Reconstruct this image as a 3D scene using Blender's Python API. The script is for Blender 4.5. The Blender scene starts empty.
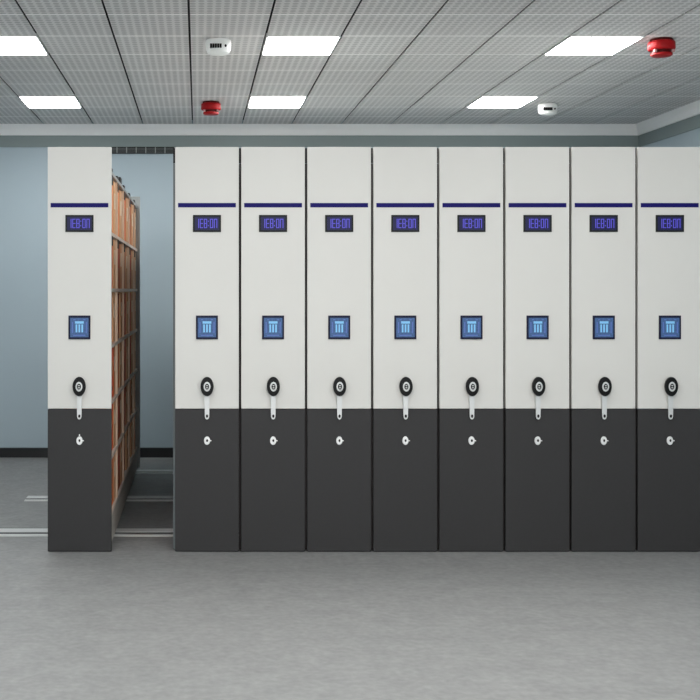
import bpy, bmesh, math, random
from mathutils import Vector, Matrix
random.seed(4)
sc = bpy.context.scene
COL = sc.collection
PI = math.pi
EYE = 1.553; F = 1200.0; DF = 7.11; S = F/DF          # eye height, focal length in px, distance of the cabinet fronts
CEIL = 3.087; WALL = 11.14; RIGHT = 4.10; LEFT = -2.7; BACK = -1.5

# ------------------------------------------------------------------ materials
def srgb(r, g, b):
    f = lambda c: (c/255/12.92) if c/255 <= .04045 else ((c/255+.055)/1.055)**2.4
    return (f(r), f(g), f(b), 1)
def mat(name, rgb, rough=.5, metal=0, noise=0, nscale=20, bump=0, bscale=200, emit=0, spec=.5, coat=0):
    m = bpy.data.materials.new(name); m.use_nodes = True
    nt = m.node_tree; b = nt.nodes['Principled BSDF']
    c = srgb(*rgb)
    b.inputs['Base Color'].default_value = c
    b.inputs['Roughness'].default_value = rough
    b.inputs['Metallic'].default_value = metal
    b.inputs['Specular IOR Level'].default_value = spec
    b.inputs['Coat Weight'].default_value = coat
    tc = nt.nodes.new('ShaderNodeTexCoord')
    if noise:
        n = nt.nodes.new('ShaderNodeTexNoise'); n.inputs['Scale'].default_value = nscale
        n.inputs['Detail'].default_value = 5
        nt.links.new(tc.outputs['Object'], n.inputs['Vector'])
        r = nt.nodes.new('ShaderNodeMapRange')
        r.inputs['From Min'].default_value = .25; r.inputs['From Max'].default_value = .75
        r.inputs['To Min'].default_value = 1-noise; r.inputs['To Max'].default_value = 1+noise
        nt.links.new(n.outputs['Fac'], r.inputs['Value'])
        x = nt.nodes.new('ShaderNodeVectorMath'); x.operation = 'SCALE'
        x.inputs[0].default_value = c[:3]
        nt.links.new(r.outputs['Result'], x.inputs['Scale'])
        nt.links.new(x.outputs['Vector'], b.inputs['Base Color'])
    if bump:
        n = nt.nodes.new('ShaderNodeTexNoise'); n.inputs['Scale'].default_value = bscale
        nt.links.new(tc.outputs['Object'], n.inputs['Vector'])
        bp = nt.nodes.new('ShaderNodeBump'); bp.inputs['Strength'].default_value = bump
        bp.inputs['Distance'].default_value = .002
        nt.links.new(n.outputs['Fac'], bp.inputs['Height']); nt.links.new(bp.outputs['Normal'], b.inputs['Normal'])
    if emit:
        b.inputs['Emission Color'].default_value = c; b.inputs['Emission Strength'].default_value = emit
    return m

M = {}
M['white'] = mat('white_enamel', (207, 205, 199), .45, noise=.012, nscale=4, bump=.05)
M['dark'] = mat('charcoal_enamel', (50, 49, 49), .5, noise=.05, nscale=60, bump=.08, spec=.25)
M['navy'] = mat('navy_stripe', (13, 8, 92), .5, spec=.15)
M['bezel'] = mat('dark_bezel', (26, 29, 27), .5, spec=.2)
M['lcd'] = mat('led_screen', (30, 30, 66), .35, emit=.15, spec=.2)
M['digit'] = mat('led_segment', (84, 78, 190), .4, emit=.25, spec=.2)
M['navybezel'] = mat('navy_bezel', (14, 18, 46), .45, spec=.2)
M['touch'] = mat('touch_screen', (62, 88, 128), .4, spec=.2, emit=.15, noise=.25, nscale=90)
M['icon'] = mat('touch_icon', (112, 170, 208), .4, emit=.2)
M['icond'] = mat('touch_ring', (72, 98, 165), .4, emit=.15)
M['black'] = mat('black_plastic', (8, 8, 8), .4, spec=.2)
M['silver'] = mat('satin_silver', (205, 206, 204), .35, metal=.25)
M['chrome'] = mat('lock_chrome', (235, 235, 232), .25, metal=.2)
M['seal'] = mat('grey_seal_strip', (104, 110, 110), .6)
M['sealshade'] = mat('shaded_seal_strip', (34, 28, 27), .7)
M['rubber'] = mat('black_rubber', (20, 19, 20), .8)
M['shelfm'] = mat('shelf_steel', (205, 196, 184), .5, noise=.03)
M['post'] = mat('upright_tan', (214, 186, 160), .5, noise=.03)
M['end'] = mat('end_panel_grey', (140, 144, 142), .5)
M['base'] = mat('plinth_grey', (168, 163, 154), .5, noise=.04)
M['wheel'] = mat('wheel_steel', (70, 70, 70), .4, metal=.8)
M['rail'] = mat('rail_steel', (205, 205, 203), .4, metal=.1)
M['groove'] = mat('rail_groove', (22, 23, 24), .7)
M['wall'] = mat('wall_paint_blue', (172, 187, 194), .85, noise=.012, nscale=2, bump=.05)
M['band'] = mat('wall_band_grey', (136, 147, 146), .85, noise=.012, nscale=2)
M['crown'] = mat('crown_plaster', (246, 246, 245), .8)
M['skirt'] = mat('black_skirting', (14, 15, 16), .3)
M['diff'] = mat('light_diffuser', (255, 255, 255), .5, emit=24)
M['frame'] = mat('light_frame', (215, 215, 212), .5)
M['red'] = mat('alarm_red', (160, 7, 12), .5, spec=.25)
M['reddark'] = mat('alarm_dark_red', (80, 14, 10), .5, spec=.2)
M['lens'] = mat('alarm_lens', (190, 140, 138), .4)
M['devwhite'] = mat('detector_white', (240, 240, 236), .4)
M['soffit'] = mat('void_black', (22, 22, 22), .9)

# floor: cast grey screed with speckle
def floor_mat():
    m = mat('floor_screed', (138, 138, 137), .55, bump=.15, bscale=60)
    nt = m.node_tree; b = nt.nodes['Principled BSDF']
    tc = nt.nodes.new('ShaderNodeTexCoord')
    n1 = nt.nodes.new('ShaderNodeTexNoise'); n1.inputs['Scale'].default_value = 7; n1.inputs['Detail'].default_value = 6
    n2 = nt.nodes.new('ShaderNodeTexNoise'); n2.inputs['Scale'].default_value = 28; n2.inputs['Detail'].default_value = 4
    for n in (n1, n2): nt.links.new(tc.outputs['Object'], n.inputs['Vector'])
    mx = nt.nodes.new('ShaderNodeMath'); mx.operation = 'ADD'
    nt.links.new(n1.outputs['Fac'], mx.inputs[0]); nt.links.new(n2.outputs['Fac'], mx.inputs[1])
    r = nt.nodes.new('ShaderNodeValToRGB')
    r.color_ramp.elements[0].position = .3; r.color_ramp.elements[0].color = srgb(118, 118, 117)
    r.color_ramp.elements[1].position = .7; r.color_ramp.elements[1].color = srgb(142, 142, 140)
    h = nt.nodes.new('ShaderNodeMath'); h.operation = 'MULTIPLY'; h.inputs[1].default_value = .5
    nt.links.new(mx.outputs[0], h.inputs[0]); nt.links.new(h.outputs[0], r.inputs['Fac'])
    nt.links.new(r.outputs['Color'], b.inputs['Base Color'])
    return m
M['floor'] = floor_mat()

TX = .4585; TY = .5627; TX0 = .408; TY0 = 7.247          # ceiling grid
def ceiling_mat():
    m = mat('perforated_tile', (178, 177, 174), .7)
    nt = m.node_tree; b = nt.nodes['Principled BSDF']
    tc = nt.nodes.new('ShaderNodeTexCoord'); sp = nt.nodes.new('ShaderNodeSeparateXYZ')
    nt.links.new(tc.outputs['Object'], sp.inputs[0])
    def M1(op, a, bb=None, c=None):
        n = nt.nodes.new('ShaderNodeMath'); n.operation = op
        for i, v in enumerate((a, bb, c)):
            if v is None: continue
            if isinstance(v, (int, float)): n.inputs[i].default_value = v
            else: nt.links.new(v, n.inputs[i])
        return n.outputs[0]
    def hole(o, off, pitch):                              # 0..1 distance to nearest hole centre
        t = M1('FRACT', M1('DIVIDE', M1('SUBTRACT', o, off), pitch))
        return M1('ABSOLUTE', M1('SUBTRACT', t, .5))
    hx = hole(sp.outputs[0], TX0-10*TX, TX/10); hy = hole(sp.outputs[1], TY0-20*TY, TY/10)
    d = M1('SQRT', M1('ADD', M1('POWER', hx, 2), M1('POWER', hy, 2)))
    h = M1('LESS_THAN', d, .36)
    jy = M1('FRACT', M1('DIVIDE', M1('SUBTRACT', sp.outputs[1], TY0-20*TY), TY))
    j = M1('LESS_THAN', M1('MINIMUM', jy, M1('SUBTRACT', 1, jy)), .028)
    h = M1('MULTIPLY', h, M1('SUBTRACT', 1, j))
    mx = nt.nodes.new('ShaderNodeMix'); mx.data_type = 'RGBA'
    mx.inputs['A'].default_value = srgb(*CT[0]); mx.inputs['B'].default_value = srgb(*CT[1])
    nt.links.new(h, mx.inputs['Factor'])
    m2 = nt.nodes.new('ShaderNodeMix'); m2.data_type = 'RGBA'
    nt.links.new(mx.outputs['Result'], m2.inputs['A']); m2.inputs['B'].default_value = srgb(*CT[2])
    nt.links.new(j, m2.inputs['Factor'])
    nt.links.new(m2.outputs['Result'], b.inputs['Base Color'])
    return m
CT = ((222, 219, 217), (188, 185, 183), (250, 247, 245))
M['ceil'] = ceiling_mat()

# ------------------------------------------------------------------ mesh helpers
class MB:
    def __init__(s): s.b = bmesh.new()
    def box(s, x0, x1, y0, y1, z0, z1, bev=0):
        r = bmesh.ops.create_cube(s.b, size=1, matrix=Matrix.Translation(((x0+x1)/2, (y0+y1)/2, (z0+z1)/2)) @ Matrix.Diagonal((x1-x0, y1-y0, z1-z0, 1)))
        if bev:
            vs = set(r['verts']); es = [e for e in s.b.edges if e.verts[0] in vs and e.verts[1] in vs]
            bmesh.ops.bevel(s.b, geom=es, offset=bev, segments=2, affect='EDGES', profile=.6)
        return s
    def cyl(s, c, rx, rz, y0, y1, seg=28, top=1.0):       # elliptic cylinder along Y (front face y0), 'top' = front taper
        mtx = Matrix.Translation((c[0], (y0+y1)/2, c[1])) @ Matrix.Diagonal((rx, 1, rz, 1)) @ Matrix.Rotation(PI/2, 4, 'X')
        bmesh.ops.create_cone(s.b, cap_ends=True, segments=seg, radius1=1, radius2=1, depth=abs(y1-y0), matrix=mtx)
        return s
    def lathe(s, prof, sx=1, sy=1, seg=32, axis='Z', c=(0, 0, 0)):   # prof: list of (radius, height)
        rings = []
        for r, h in prof:
            ring = []
            for k in range(seg):
                a = 2*PI*k/seg
                if axis == 'Z': p = (c[0]+r*sx*math.cos(a), c[1]+r*sy*math.sin(a), c[2]+h)
                else: p = (c[0]+r*sx*math.cos(a), c[1]+h, c[2]+r*sy*math.sin(a))
                ring.append(s.b.verts.new(p))
            rings.append(ring)
        for a, bb in zip(rings, rings[1:]):
            for k in range(seg): s.b.faces.new((a[k], a[(k+1) % seg], bb[(k+1) % seg], bb[k]))
        s.b.faces.new(rings[0]); s.b.faces.new(rings[-1])
        return s
    def prism(s, pts, a, b_, axis='X'):                   # polygon (u,v) swept from a to b_
        def P(u, v, t): return {'X': (t, u, v), 'Y': (u, t, v), 'Z': (u, v, t)}[axis]
        A = [s.b.verts.new(P(u, v, a)) for u, v in pts]; B = [s.b.verts.new(P(u, v, b_)) for u, v in pts]
        n = len(pts)
        s.b.faces.new(A); s.b.faces.new(B)
        for k in range(n): s.b.faces.new((A[k], A[(k+1) % n], B[(k+1) % n], B[k]))
        return s
    def build(s, name, m, parent=None, smooth=False):
        bmesh.ops.recalc_face_normals(s.b, faces=s.b.faces)
        me = bpy.data.meshes.new(name); s.b.to_mesh(me); s.b.free()
        me.materials.append(m)
        if smooth:
            for p in me.polygons: p.use_smooth = True
            try: me.set_sharp_from_angle(angle=math.radians(35))
            except Exception: pass
        o = bpy.data.objects.new(name, me); COL.objects.link(o)
        if parent: o.parent = parent
        return o
def empty(name, loc, label, cat, group=None):
    o = bpy.data.objects.new(name, None); COL.objects.link(o); o.location = loc
    o.empty_display_size = .1
    tag(o, label, cat, group); return o
def tag(o, label, cat, group=None):
    o['label'] = label; o['category'] = cat
    if group: o['group'] = group
    return o
def struct(name, mb, m):
    o = mb.build(name, m); o['kind'] = 'structure'; return o
def copy_tree(o, parent=None):
    c = o.copy(); COL.objects.link(c); c.parent = parent
    for ch in list(o.children): copy_tree(ch, c)
    return c

# ------------------------------------------------------------------ room shell
struct('floor', MB().box(LEFT-.1, RIGHT+.1, BACK, WALL+.1, -.1, 0), M['floor'])
struct('wall_back', MB().box(LEFT-.1, RIGHT+.1, WALL, WALL+.1, 0, CEIL+.1), M['wall'])
struct('wall_right', MB().box(RIGHT, RIGHT+.1, BACK, WALL, 0, CEIL+.1), M['wall'])
struct('wall_left', MB().box(LEFT-.1, LEFT, BACK, WALL, 0, CEIL+.1), M['wall'])
# ceiling: columns of perforated tiles with narrow open joints below a dark void
cb = MB()
k = -7
while True:
    x0 = TX0+k*TX; x1 = x0+TX
    if x0 >= RIGHT: break
    if x1 > LEFT: cb.box(max(x0, LEFT)+.0065, min(x1, RIGHT)-.0065, BACK, WALL, CEIL, CEIL+.006)
    k += 1
struct('ceiling', cb, M['ceil'])
v = struct('trim_4', MB().box(LEFT-.1, RIGHT+.1, BACK, WALL+.1, CEIL+.045, CEIL+.1), M['soffit'])
# thin grey band below the cornice
ZB0 = EYE+1.326; ZC0 = EYE+1.4325
struct('trim_1', MB().box(LEFT, RIGHT-.012, WALL-.012, WALL, ZB0, ZC0+.02), M['band'])
struct('trim_2', MB().box(RIGHT-.012, RIGHT, BACK, WALL, ZB0, ZC0+.02), M['band'])
# cornice (coved profile) along back and both sides, mitred
def cove(d): return [(d*.0, ZC0), (-.03, ZC0), (-.034, ZC0+.018), (-.040, ZC0+.05), (-.052, ZC0+.085), (-.055, CEIL), (0, CEIL)]
struct('trim_3', MB().prism([(WALL-.001+u, z) for u, z in cove(1)], LEFT, RIGHT, 'X'), M['crown'])
struct('trim_5', MB().prism([(RIGHT-.001+u, z) for u, z in cove(1)], BACK, WALL, 'Y'), M['crown'])
struct('trim_6', MB().prism([(LEFT+.001-u, z) for u, z in cove(1)], BACK, WALL, 'Y'), M['crown'])
struct('baseboard_back', MB().box(LEFT, RIGHT, WALL-.018, WALL, 0, .09).box(LEFT, RIGHT, WALL-.024, WALL, .078, .09), M['skirt'])
struct('baseboard_right', MB().box(RIGHT-.018, RIGHT, BACK, WALL-.02, 0, .09), M['skirt'])
struct('baseboard_left', MB().box(LEFT, LEFT+.018, BACK, WALL-.02, 0, .09), M['skirt'])

# air grille high on the back wall, seen through the aisle
g = empty('air_grille', (-.50, WALL, EYE+1.295), 'black slotted air grille high on the back wall above the open aisle', 'air vent')
MB().box(-.36, .36, -.012, .0, -.030, .030).build('backing', M['black'], g)
fb = MB().box(-.36, .36, -.022, -.012, .026, .031).box(-.36, .36, -.022, -.012, -.031, -.027)
fb.build('frame', M['bezel'], g)
for i in range(8):
    x = -.34+i*.089
    MB().box(x-.004, x+.004, -.024, -.012, -.028, .028).build('divider', M['end'], g)
for i in range(4):
    z = -.018+i*.012
    MB().box(-.355, .355, -.019, -.012, z-.0018, z+.0018).build('slat', M['seal'], g)

# ------------------------------------------------------------------ floor rails
def rail(y0, y1, x0, label):
    w = y1-y0
    r = empty('floor_rail', ((x0+RIGHT-.05)/2, (y0+y1)/2, 0), label, 'rail', 'floor rails of the mobile shelving')
    h = (RIGHT-.05-x0)/2
    MB().box(-h, h, w*.0, w/2, 0, .007).build('rail_head', M['rail'], r)
    MB().box(-h, h, -w*.26, 0, 0, .003).build('groove', M['groove'], r)
    MB().box(-h, h, -w/2, -w*.26, 0, .006).build('rail_edge', M['rail'], r)
    MB().box(-h, h, w*.5, w*.64, 0, .003).build('groove', M['groove'], r)
    return r
rail(7.56, 7.785, -2.3, 'pale steel rail in the floor nearest the front of the shelving units')
rail(8.82, 9.02, -1.277, 'pale steel rail in the floor halfway down the aisle, ends short on left')
rail(10.13, 10.33, -1.1, 'pale steel rail in the floor nearest the black skirting of back wall')

# ------------------------------------------------------------------ cabinets
W = 63.7/S; PITCH = 66.1/S
def zr(y): return EYE+(290-y)/S                           # height of a pixel row on the front plane
def px(n): return n/S
GM = 'mobile shelving units standing in a line'
DEP = 3.04                                                # body end, local
YS = [.045, .575, 1.25, 1.92, 2.60, 3.03]                  # upright positions along depth (local)
ZL = [zr(290)-1.334, zr(290)-1.0, zr(290)-.672, zr(290)-.336, zr(290), zr(290)+.336, zr(290)+.70]

def make_unit():
    r = empty('mobile_shelving_unit', (0, DF, 0), '', 'shelving unit', GM)
    h = W/2
    zt, zm = zr(147), zr(409)
    p = MB().box(-h, h, 0, .03, zm+.002, zt, .0025).build('upper_panel', M['white'], r)
    p = MB().box(-h, h, 0, .03, .004, zm-.002, .0025).build('lower_panel', M['dark'], r)
    MB().box(-h+px(2.9), h-px(3), -.002, .001, zr(207.4), zr(203), .0006).build('stripe', M['navy'], r)
    # LED display
    d = MB().box(-px(14.1), px(14), -.006, .001, zr(232), zr(215), .0012)
    d = d.build('display', M['bezel'], r)
    sc_ = MB().box(-px(12.2), px(12.2), -.0072, -.0055, zr(230.2), zr(216.9)).build('screen', M['lcd'], d)
    seg = MB()
    SEG = {'1': 'bc', '8': 'abcdefg', '0': 'abcdef', 'E': 'adefg', 'N': 'abcef', ':': ':', '6': 'acdefg', 'H': 'bcefg'}
    cw = px(3.2); ch = px(9.2); t = px(.75); zc = zr(223.5)
    x = -px(11.2)
    for c in DISP:
        for s_ in SEG[c]:
            L, R_, Tt, B_ = x, x+cw, zc+ch/2, zc-ch/2
            q = {'a': (L, R_, Tt-t, Tt), 'd': (L, R_, B_, B_+t), 'g': (L, R_, zc-t/2, zc+t/2), 'f': (L, L+t, zc, Tt), 'e': (L, L+t, B_, zc),
                 'b': (R_-t, R_, zc, Tt), 'c': (R_-t, R_, B_, zc)}
            if s_ == ':':
                seg.box(x, x+t, -.0085, -.007, zc+px(1.6), zc+px(2.8)); seg.box(x, x+t, -.0085, -.007, zc-px(2.8), zc-px(1.6))
            else:
                a = q[s_]; seg.box(a[0], a[1], -.0085, -.007, a[2], a[3])
        x += px(2.0) if c == ':' else cw+px(.85)
    seg.build('digits', M['digit'], d)
    # touch pad
    t_ = MB().box(-px(11), px(10.9), -.008, .001, zr(339.2), zr(315.5), .0015).build('touch_pad', M['navybezel'], r)
    MB().box(-px(9.2), px(9.1), -.0092, -.0078, zr(337.2), zr(317.8)).build('screen', M['touch'], t_)
    ic = MB().box(-px(4.4), px(4.3), -.0102, -.0088, zr(323.6), zr(321.2), .0004)
    for q in (-2.9, 0, 2.9): ic.box(px(q-.9), px(q+.8), -.0102, -.0088, zr(332.3), zr(324.4), .0004)
    ic.build('icon', M['icon'], t_)
    rg = MB()
    for sx in (-1, 1):
        rg.box(px(sx*7-.5), px(sx*7+.5), -.0099, -.0088, zr(333), zr(322))
        rg.box(px(sx*5-1), px(sx*5+1), -.0099, -.0088, zr(320), zr(319.2))
    rg.box(-px(6), px(6), -.0099, -.0088, zr(335.8), zr(334.8))
    rg.build('icon_border', M['icond'], t_)
    # crank: round black hub with a ringed silver centre, arm with folding grip
    kx, kz = 0, zr(386.2)
    rx, rz = px(6.5), px(9.6)
    cr = MB().lathe([(.55, 0), (.55, -.012), (.96, -.014), (1, -.018), (1, -.030), (.93, -.035), (.55, -.036)], rx, rz, 36, 'Y', (kx, 0, kz))
    cr = cr.build('crank', M['black'], r, True)
    ar = MB()
    ar.prism([(-px(2.7), kz), (px(2.7), kz), (px(2.5), zr(399)), (px(2.2), zr(416.5)), (px(1.4), zr(418.6)), (0, zr(419.2)), (-px(1.4), zr(418.6)), (-px(2.2), zr(416.5)), (-px(2.5), zr(399))], -.017, -.009, 'Y')
    ar = ar.build('arm', M['silver'], cr)
    MB().cyl((0, zr(415.8)), px(1.1), px(1.7), -.0195, -.0165, 20).build('pivot_pin', M['black'], ar)
    MB().lathe([(1, -.030), (1, -.0385), (.72, -.0395), (.66, -.0368), (.62, -.0368)], px(3.4), px(4.8), 32, 'Y', (kx, 0, kz)).build('hub_ring', M['silver'], cr, True)
    MB().lathe([(1, -.034), (1, -.0385)], px(2.0), px(2.9), 24, 'Y', (kx, 0, kz)).build('hub_recess', M['bezel'], cr)
    MB().box(-px(.9), px(.9), -.0402, -.038, kz+px(.6), kz+px(1.5)).box(-px(.9), px(.9), -.0402, -.038, kz-px(1.5), kz-px(.6)).build('hub_mark', M['silver'], cr)
    # lock with its turn piece
    lk = MB().lathe([(1, .001), (1, -.006), (.86, -.009)], px(3.1), px(4.3), 28, 'Y', (0, 0, zr(440.6))).build('lock', M['chrome'], r, True)
    MB().cyl((px(.1), zr(440.4)), px(1.0), px(1.4), -.0105, -.0085, 18).build('keyhole', M['black'], lk)
    MB().box(px(2.4), px(4.4), -.008, -.002, zr(441.1), zr(440.1)).build('turn_piece', M['chrome'], lk)
    MB().box(-px(.5), px(.5), -.006, .001, zr(435.9), zr(434.2)).build('indicator_pin', M['chrome'], r)
    # edge details
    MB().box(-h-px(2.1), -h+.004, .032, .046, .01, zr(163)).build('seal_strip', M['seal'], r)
    MB().box(-h-px(2.1), -h+.004, .030, .05, zr(162.5), zr(147.5)).build('bumper', M['rubber'], r)
    # shelving body
    H0, H1 = -h+.004, h-.0015
    MB().box(H0, H0+.006, .046, DEP, .05, ZL[-1]+.012).build('side_sheet', M['end'], r)
    for i, y in enumerate(YS[:-1]):
        w = .045 if i else .03
        MB().box(H1-.03, H1, y-w/2 if i else y-.012, y+w/2, .05, ZL[-1]-.002).build('upright', M['post'], r)
    for z in ZL:
        top = z == ZL[-1]
        MB().box(H0+.006, H1+.001, .034, DEP-.002, z-.011, z+.009).build('top_sheet' if top else 'shelf_board', M['end' if top else 'shelfm'], r)
    for i, y in enumerate(YS[:-1]):
        for z in (ZL[-1], ZL[-2]):
            MB().box(H1-.01, H1+.0028, y-.02 if i else y-.011, y+.075, z-.07, z-.014).build('clip', M['rubber'], r)
        MB().box(H1-.012, H1+.0028, y-.05 if i else y-.011, y+.06, ZL[-1]+.0085, ZL[-1]+.026).build('top_bracket', M['rubber'], r)
    MB().box(H1-.02, H1+.004, .80, .93, ZL[-1]+.009, ZL[-1]+.045).build('stop_block', M['rubber'], r)
    MB().box(H0, H1, DEP, DEP+.03, .05, zr(290)+.79).build('end_panel', M['end'], r)
    MB().box(H0+.006, H1+.0006, .034, DEP-.002, .05, ZL[0]-.011).build('plinth', M['base'], r)
    for yy in (7.73, 8.97, 10.28):
        for sx in (-1, 1):
            o = MB().lathe([(.026, -.012), (.030, -.010), (.030, .010), (.026, .012)], 1, 1, 20, 'Y', (0, 0, 0))
            for v_ in o.b.verts: v_.co = Vector((v_.co.y+sx*(h-.06), v_.co.x+yy-DF, v_.co.z+.0375))
            o.build('wheel', M['wheel'], r, True)
    return r
names = [
 'white and charcoal shelving unit standing alone left of the open aisle, file boxes inside',
 'white and charcoal shelving unit right of the open aisle, first of the row',
 'white and charcoal shelving unit second from the open aisle in the closed row',
 'white and charcoal shelving unit third from the open aisle in the closed row',
 'white and charcoal shelving unit fourth from the open aisle in the closed row',
 'white and charcoal shelving unit fifth from the open aisle in the closed row',
 'white and charcoal shelving unit sixth from the open aisle in the closed row',
 'white and charcoal shelving unit seventh from the open aisle, left neighbour of the last one',
 'last white and charcoal shelving unit of the closed row, at the right edge of photo']
DISP = '1E8:0N'
proto = make_unit()
xs = [(79.55-198)/S]+[(175.15+31.85-198)/S+PITCH*k for k in range(8)]
for i, x in enumerate(xs):
    u = proto if i == 0 else copy_tree(proto)
    u.location = (x, DF, 0); u['label'] = names[i]
    for ch in list(u.children):
        n = ch.name.split('.')[0]
        if n == 'seal_strip' and i > 1:                    # strips inside the gaps: gap shade put into a darker colour
            ch.material_slots[0].link = 'OBJECT'; ch.material_slots[0].material = M['sealshade']
        if n == 'indicator_pin' and i > 0: bpy.data.objects.remove(ch)
for ch in list(proto.children):
    if ch.name.split('.')[0] in ('seal_strip', 'bumper'): bpy.data.objects.remove(ch)

# ------------------------------------------------------------------ file boxes in the open unit
X0 = xs[0]+W/2
MB().box(W/2-.002, W/2+.022, DEP-.004, DEP+.032, .05, zr(290)+.79).build('end_trim', M['end'], proto)
ords = ['bottom', 'fifth', 'fourth', 'third', 'second', 'top']
bays = ['front', 'second', 'third', 'fourth', 'rear']
WIDE = [((236, 100, 50), 'orange'), ((218, 112, 56), 'orange-brown'), ((190, 66, 44), 'red-brown'), ((222, 138, 80), 'light brown'), ((176, 92, 54), 'brown')]
wm = [mat('box_board_%s' % n.replace(' ', '_'), c, .7, noise=.08, nscale=8) for c, n in WIDE]
tanm = mat('box_board_tan', (206, 158, 116), .7, noise=.05)
labm = mat('box_label', (220, 205, 180), .7)
pull = mat('box_pull', (60, 34, 26), .6)
pick = {0: [1, 0, 0, 0, 0, 3], 1: [4, 4, 1, 4, 4, 3], 2: [4, 2, 2, 2, 4, 1], 3: [4, 2, 2, 2, 4, 2], 4: [1, 2, 2, 2, 2, 2]}
for b in range(5):
    for l in range(6):
        ya = DF+YS[b]+(.025 if b else .0); yb = DF+YS[b+1]-(.026 if b < 4 else .006)
        z0 = ZL[l]+.0095; z1 = ZL[l+1]-.013
        L = yb-ya; split = ya+L*.70
        hgt = (z1-z0)*.965
        c = pick[b][l]
        lab = '%s file box on the %s shelf of the %s bay beside the aisle' % (WIDE[c][1], ords[l], bays[b])
        if b == 4: lab = '%s file box on the %s shelf of the bay nearest the back wall' % (WIDE[c][1], ords[l])
        if b == 0: lab = '%s file box on the %s shelf of the bay behind the front panel' % (WIDE[c][1], ords[l])
        # wide box
        r = empty('file_box', (X0-.16, (ya+split)/2, z0), 'wide '+lab, 'file box', 'file boxes on the shelves')
        hw = (split-ya)/2-.006; dx = random.uniform(0, .012)
        MB().box(-.13, .148-dx, -hw, hw, 0, hgt, .002).build('carcass', wm[c], r)
        MB().box(.146-dx, .1495-dx, -hw*.55, hw*.35, hgt*.45, hgt*.75).build('label_card', wm[(c+3) % 5], r)
        FH = MB().cyl((0, 0), .013, .013, -.0015, .0015, 16).build('finger_hole', pull, r)
        o = FH; o.rotation_euler = (0, 0, PI/2); o.location = (.1485-dx, 0, hgt*.2)
        r2 = empty('file_box', (X0-.16, (split+yb)/2, z0), 'narrow tan'+lab[len(WIDE[c][1]):], 'file box', 'file boxes on the shelves')
        hw = (yb-split)/2-.004; dx = random.uniform(0, .006)
        MB().box(-.13, .148-dx, -hw, hw, 0, hgt*1.02, .002).build('carcass', tanm, r2)
        MB().box(.146-dx, .1492-dx, -hw*.6, hw*.6, hgt*.5, hgt*.8).build('label_card', labm, r2)

# ------------------------------------------------------------------ ceiling lights
def make_light():
    r = empty('ceiling_light', (0, 0, CEIL), '', 'ceiling light', 'square ceiling light panels')
    a, b_ = TX/2-.004, TY/2-.004
    MB().box(-a, a, -b_, b_, -.006, .018).build('light_frame', M['frame'], r)
    MB().box(-a+.012, a-.012, -b_+.012, b_-.012, -.009, -.004).build('diffuser', M['diff'], r)
    return r
LP = [(0, 0, 'glowing square light panel in the ceiling, left of the two near the top edge'),
      (4, 0, 'glowing square light panel in the ceiling, nearest the big red alarm'),
      (-4, -4, 'glowing square light panel in the ceiling above the left blue wall'),
      (0, -4, 'glowing square light panel in the ceiling right of the small distant red alarm'),
      (4, -4, 'glowing square light panel in the ceiling beside the distant white detector'),
      (-4, 0, 'glowing square light panel in the ceiling at the top left corner')]
LP += [(a, b_, 'square light panel in the ceiling over the open floor well before the units') for b_ in (4, 8, 12) for a in (-4, 0, 4)]  # unseen rows continuing the grid, added to brighten the unit fronts
pl = make_light()
for i, (a, b_, lab) in enumerate(LP):
    o = pl if i == 0 else copy_tree(pl)
    cy = F*1.534*.5*(1/236+1/254) - b_*TY
    o.location = (TX0+(a+.5)*TX, cy, CEIL); o['label'] = lab

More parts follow.
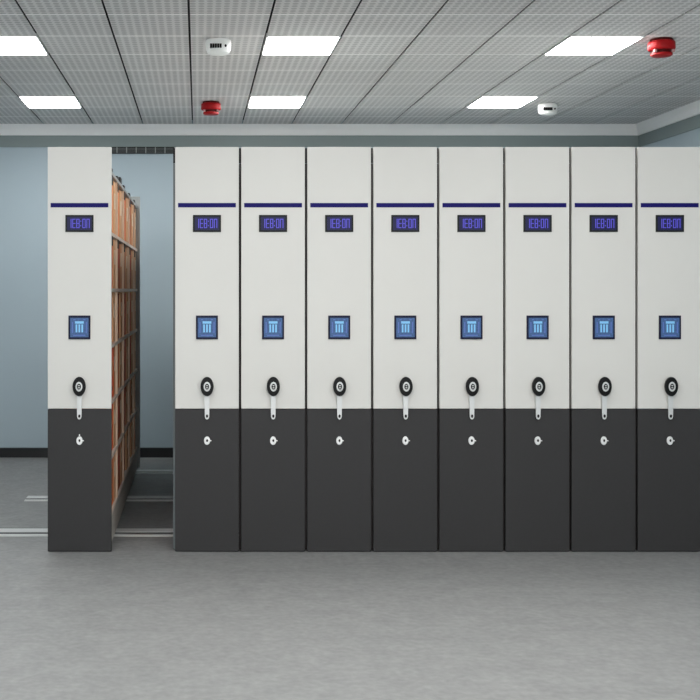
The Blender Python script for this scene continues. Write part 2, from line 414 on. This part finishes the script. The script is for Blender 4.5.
# ------------------------------------------------------------------ alarms and detectors
def make_alarm():
    r = empty('fire_alarm', (0, 0, CEIL), '', 'fire alarm', 'red fire alarms on the ceiling')
    MB().lathe([(.070, 0), (.074, -.004), (.074, -.012), (.070, -.014)], 1, 1, 36).build('mount', M['reddark'], r, True)
    MB().lathe([(.070, -.012), (.082, -.016), (.086, -.022), (.087, -.060), (.082, -.068), (.066, -.070)], 1, 1, 36).build('housing', M['red'], r, True)
    MB().lathe([(.060, -.068), (.060, -.086), (.058, -.088)], 1, 1, 32).build('sounder', M['reddark'], r, True)
    MB().lathe([(.060, -.086), (.069, -.088), (.069, -.099), (.060, -.105), (.02, -.107)], 1, 1, 32).build('cap', M['red'], r, True)
    for sx in (-1, 1):
        MB().box(sx*.058-.009, sx*.058+.009, -.055, -.034, -.087, -.070, .002).build('lens', M['lens'], r)
    return r
def make_det():
    r = empty('smoke_detector', (0, 0, CEIL), '', 'smoke detector', 'white detectors on the ceiling')
    MB().lathe([(.072, 0), (.077, -.004), (.079, -.016), (.079, -.030), (.077, -.05), (.068, -.066), (.050, -.074), (.02, -.077)], 1, .8, 36).build('housing', M['devwhite'], r, True)
    s = MB()
    for k in range(5):
        x = -.052+k*.0145
        s.box(x, x+.0125, -.074, -.046, -.050, -.030, .001)
    s.build('sensor_slot', M['black'], r)
    s = MB().lathe([(.0065, .012), (.0065, -.004)], 1, 1, 16, 'Y', (.043, -.056, -.038)).build('indicator_hole', M['black'], r)
    return r
al = make_alarm(); al.location = (2.835, 7.34, CEIL); al.scale = (.93, .93, 1); al['label'] = 'large looking red fire alarm on the ceiling near the top right corner'
a2 = copy_tree(al); a2.location = (.106, 9.78, CEIL); a2['label'] = 'small distant red fire alarm on the ceiling left of a light panel'
de = make_det(); de.location = (2.885, 9.90, CEIL); de['label'] = 'white smoke detector on the ceiling right of the distant light panel'
de.scale = (1, 1, 1.22)
d2 = copy_tree(de); d2.location = (.125, 7.36, CEIL); d2['label'] = 'white smoke detector on the ceiling left of the nearer light panel'

# ------------------------------------------------------------------ light and camera
w = bpy.data.worlds.new('World'); sc.world = w; w.use_nodes = True
w.node_tree.nodes['Background'].inputs[0].default_value = (.96, .98, 1, 1)
w.node_tree.nodes['Background'].inputs[1].default_value = 1.9
cam = bpy.data.cameras.new('camera'); co = bpy.data.objects.new('camera', cam); COL.objects.link(co)
co.location = (0, 0, EYE); co.rotation_euler = (PI/2, 0, 0)
cam.sensor_width = 36; cam.lens = F/700*36
cam.shift_x = 152/700; cam.shift_y = -60/700
cam.clip_start = .05
sc.camera = co
sc.view_settings.view_transform = 'Standard'; sc.view_settings.look = 'None'
sc.view_settings.gamma = 1; sc.view_settings.use_curve_mapping = False
sc.view_settings.exposure = .5
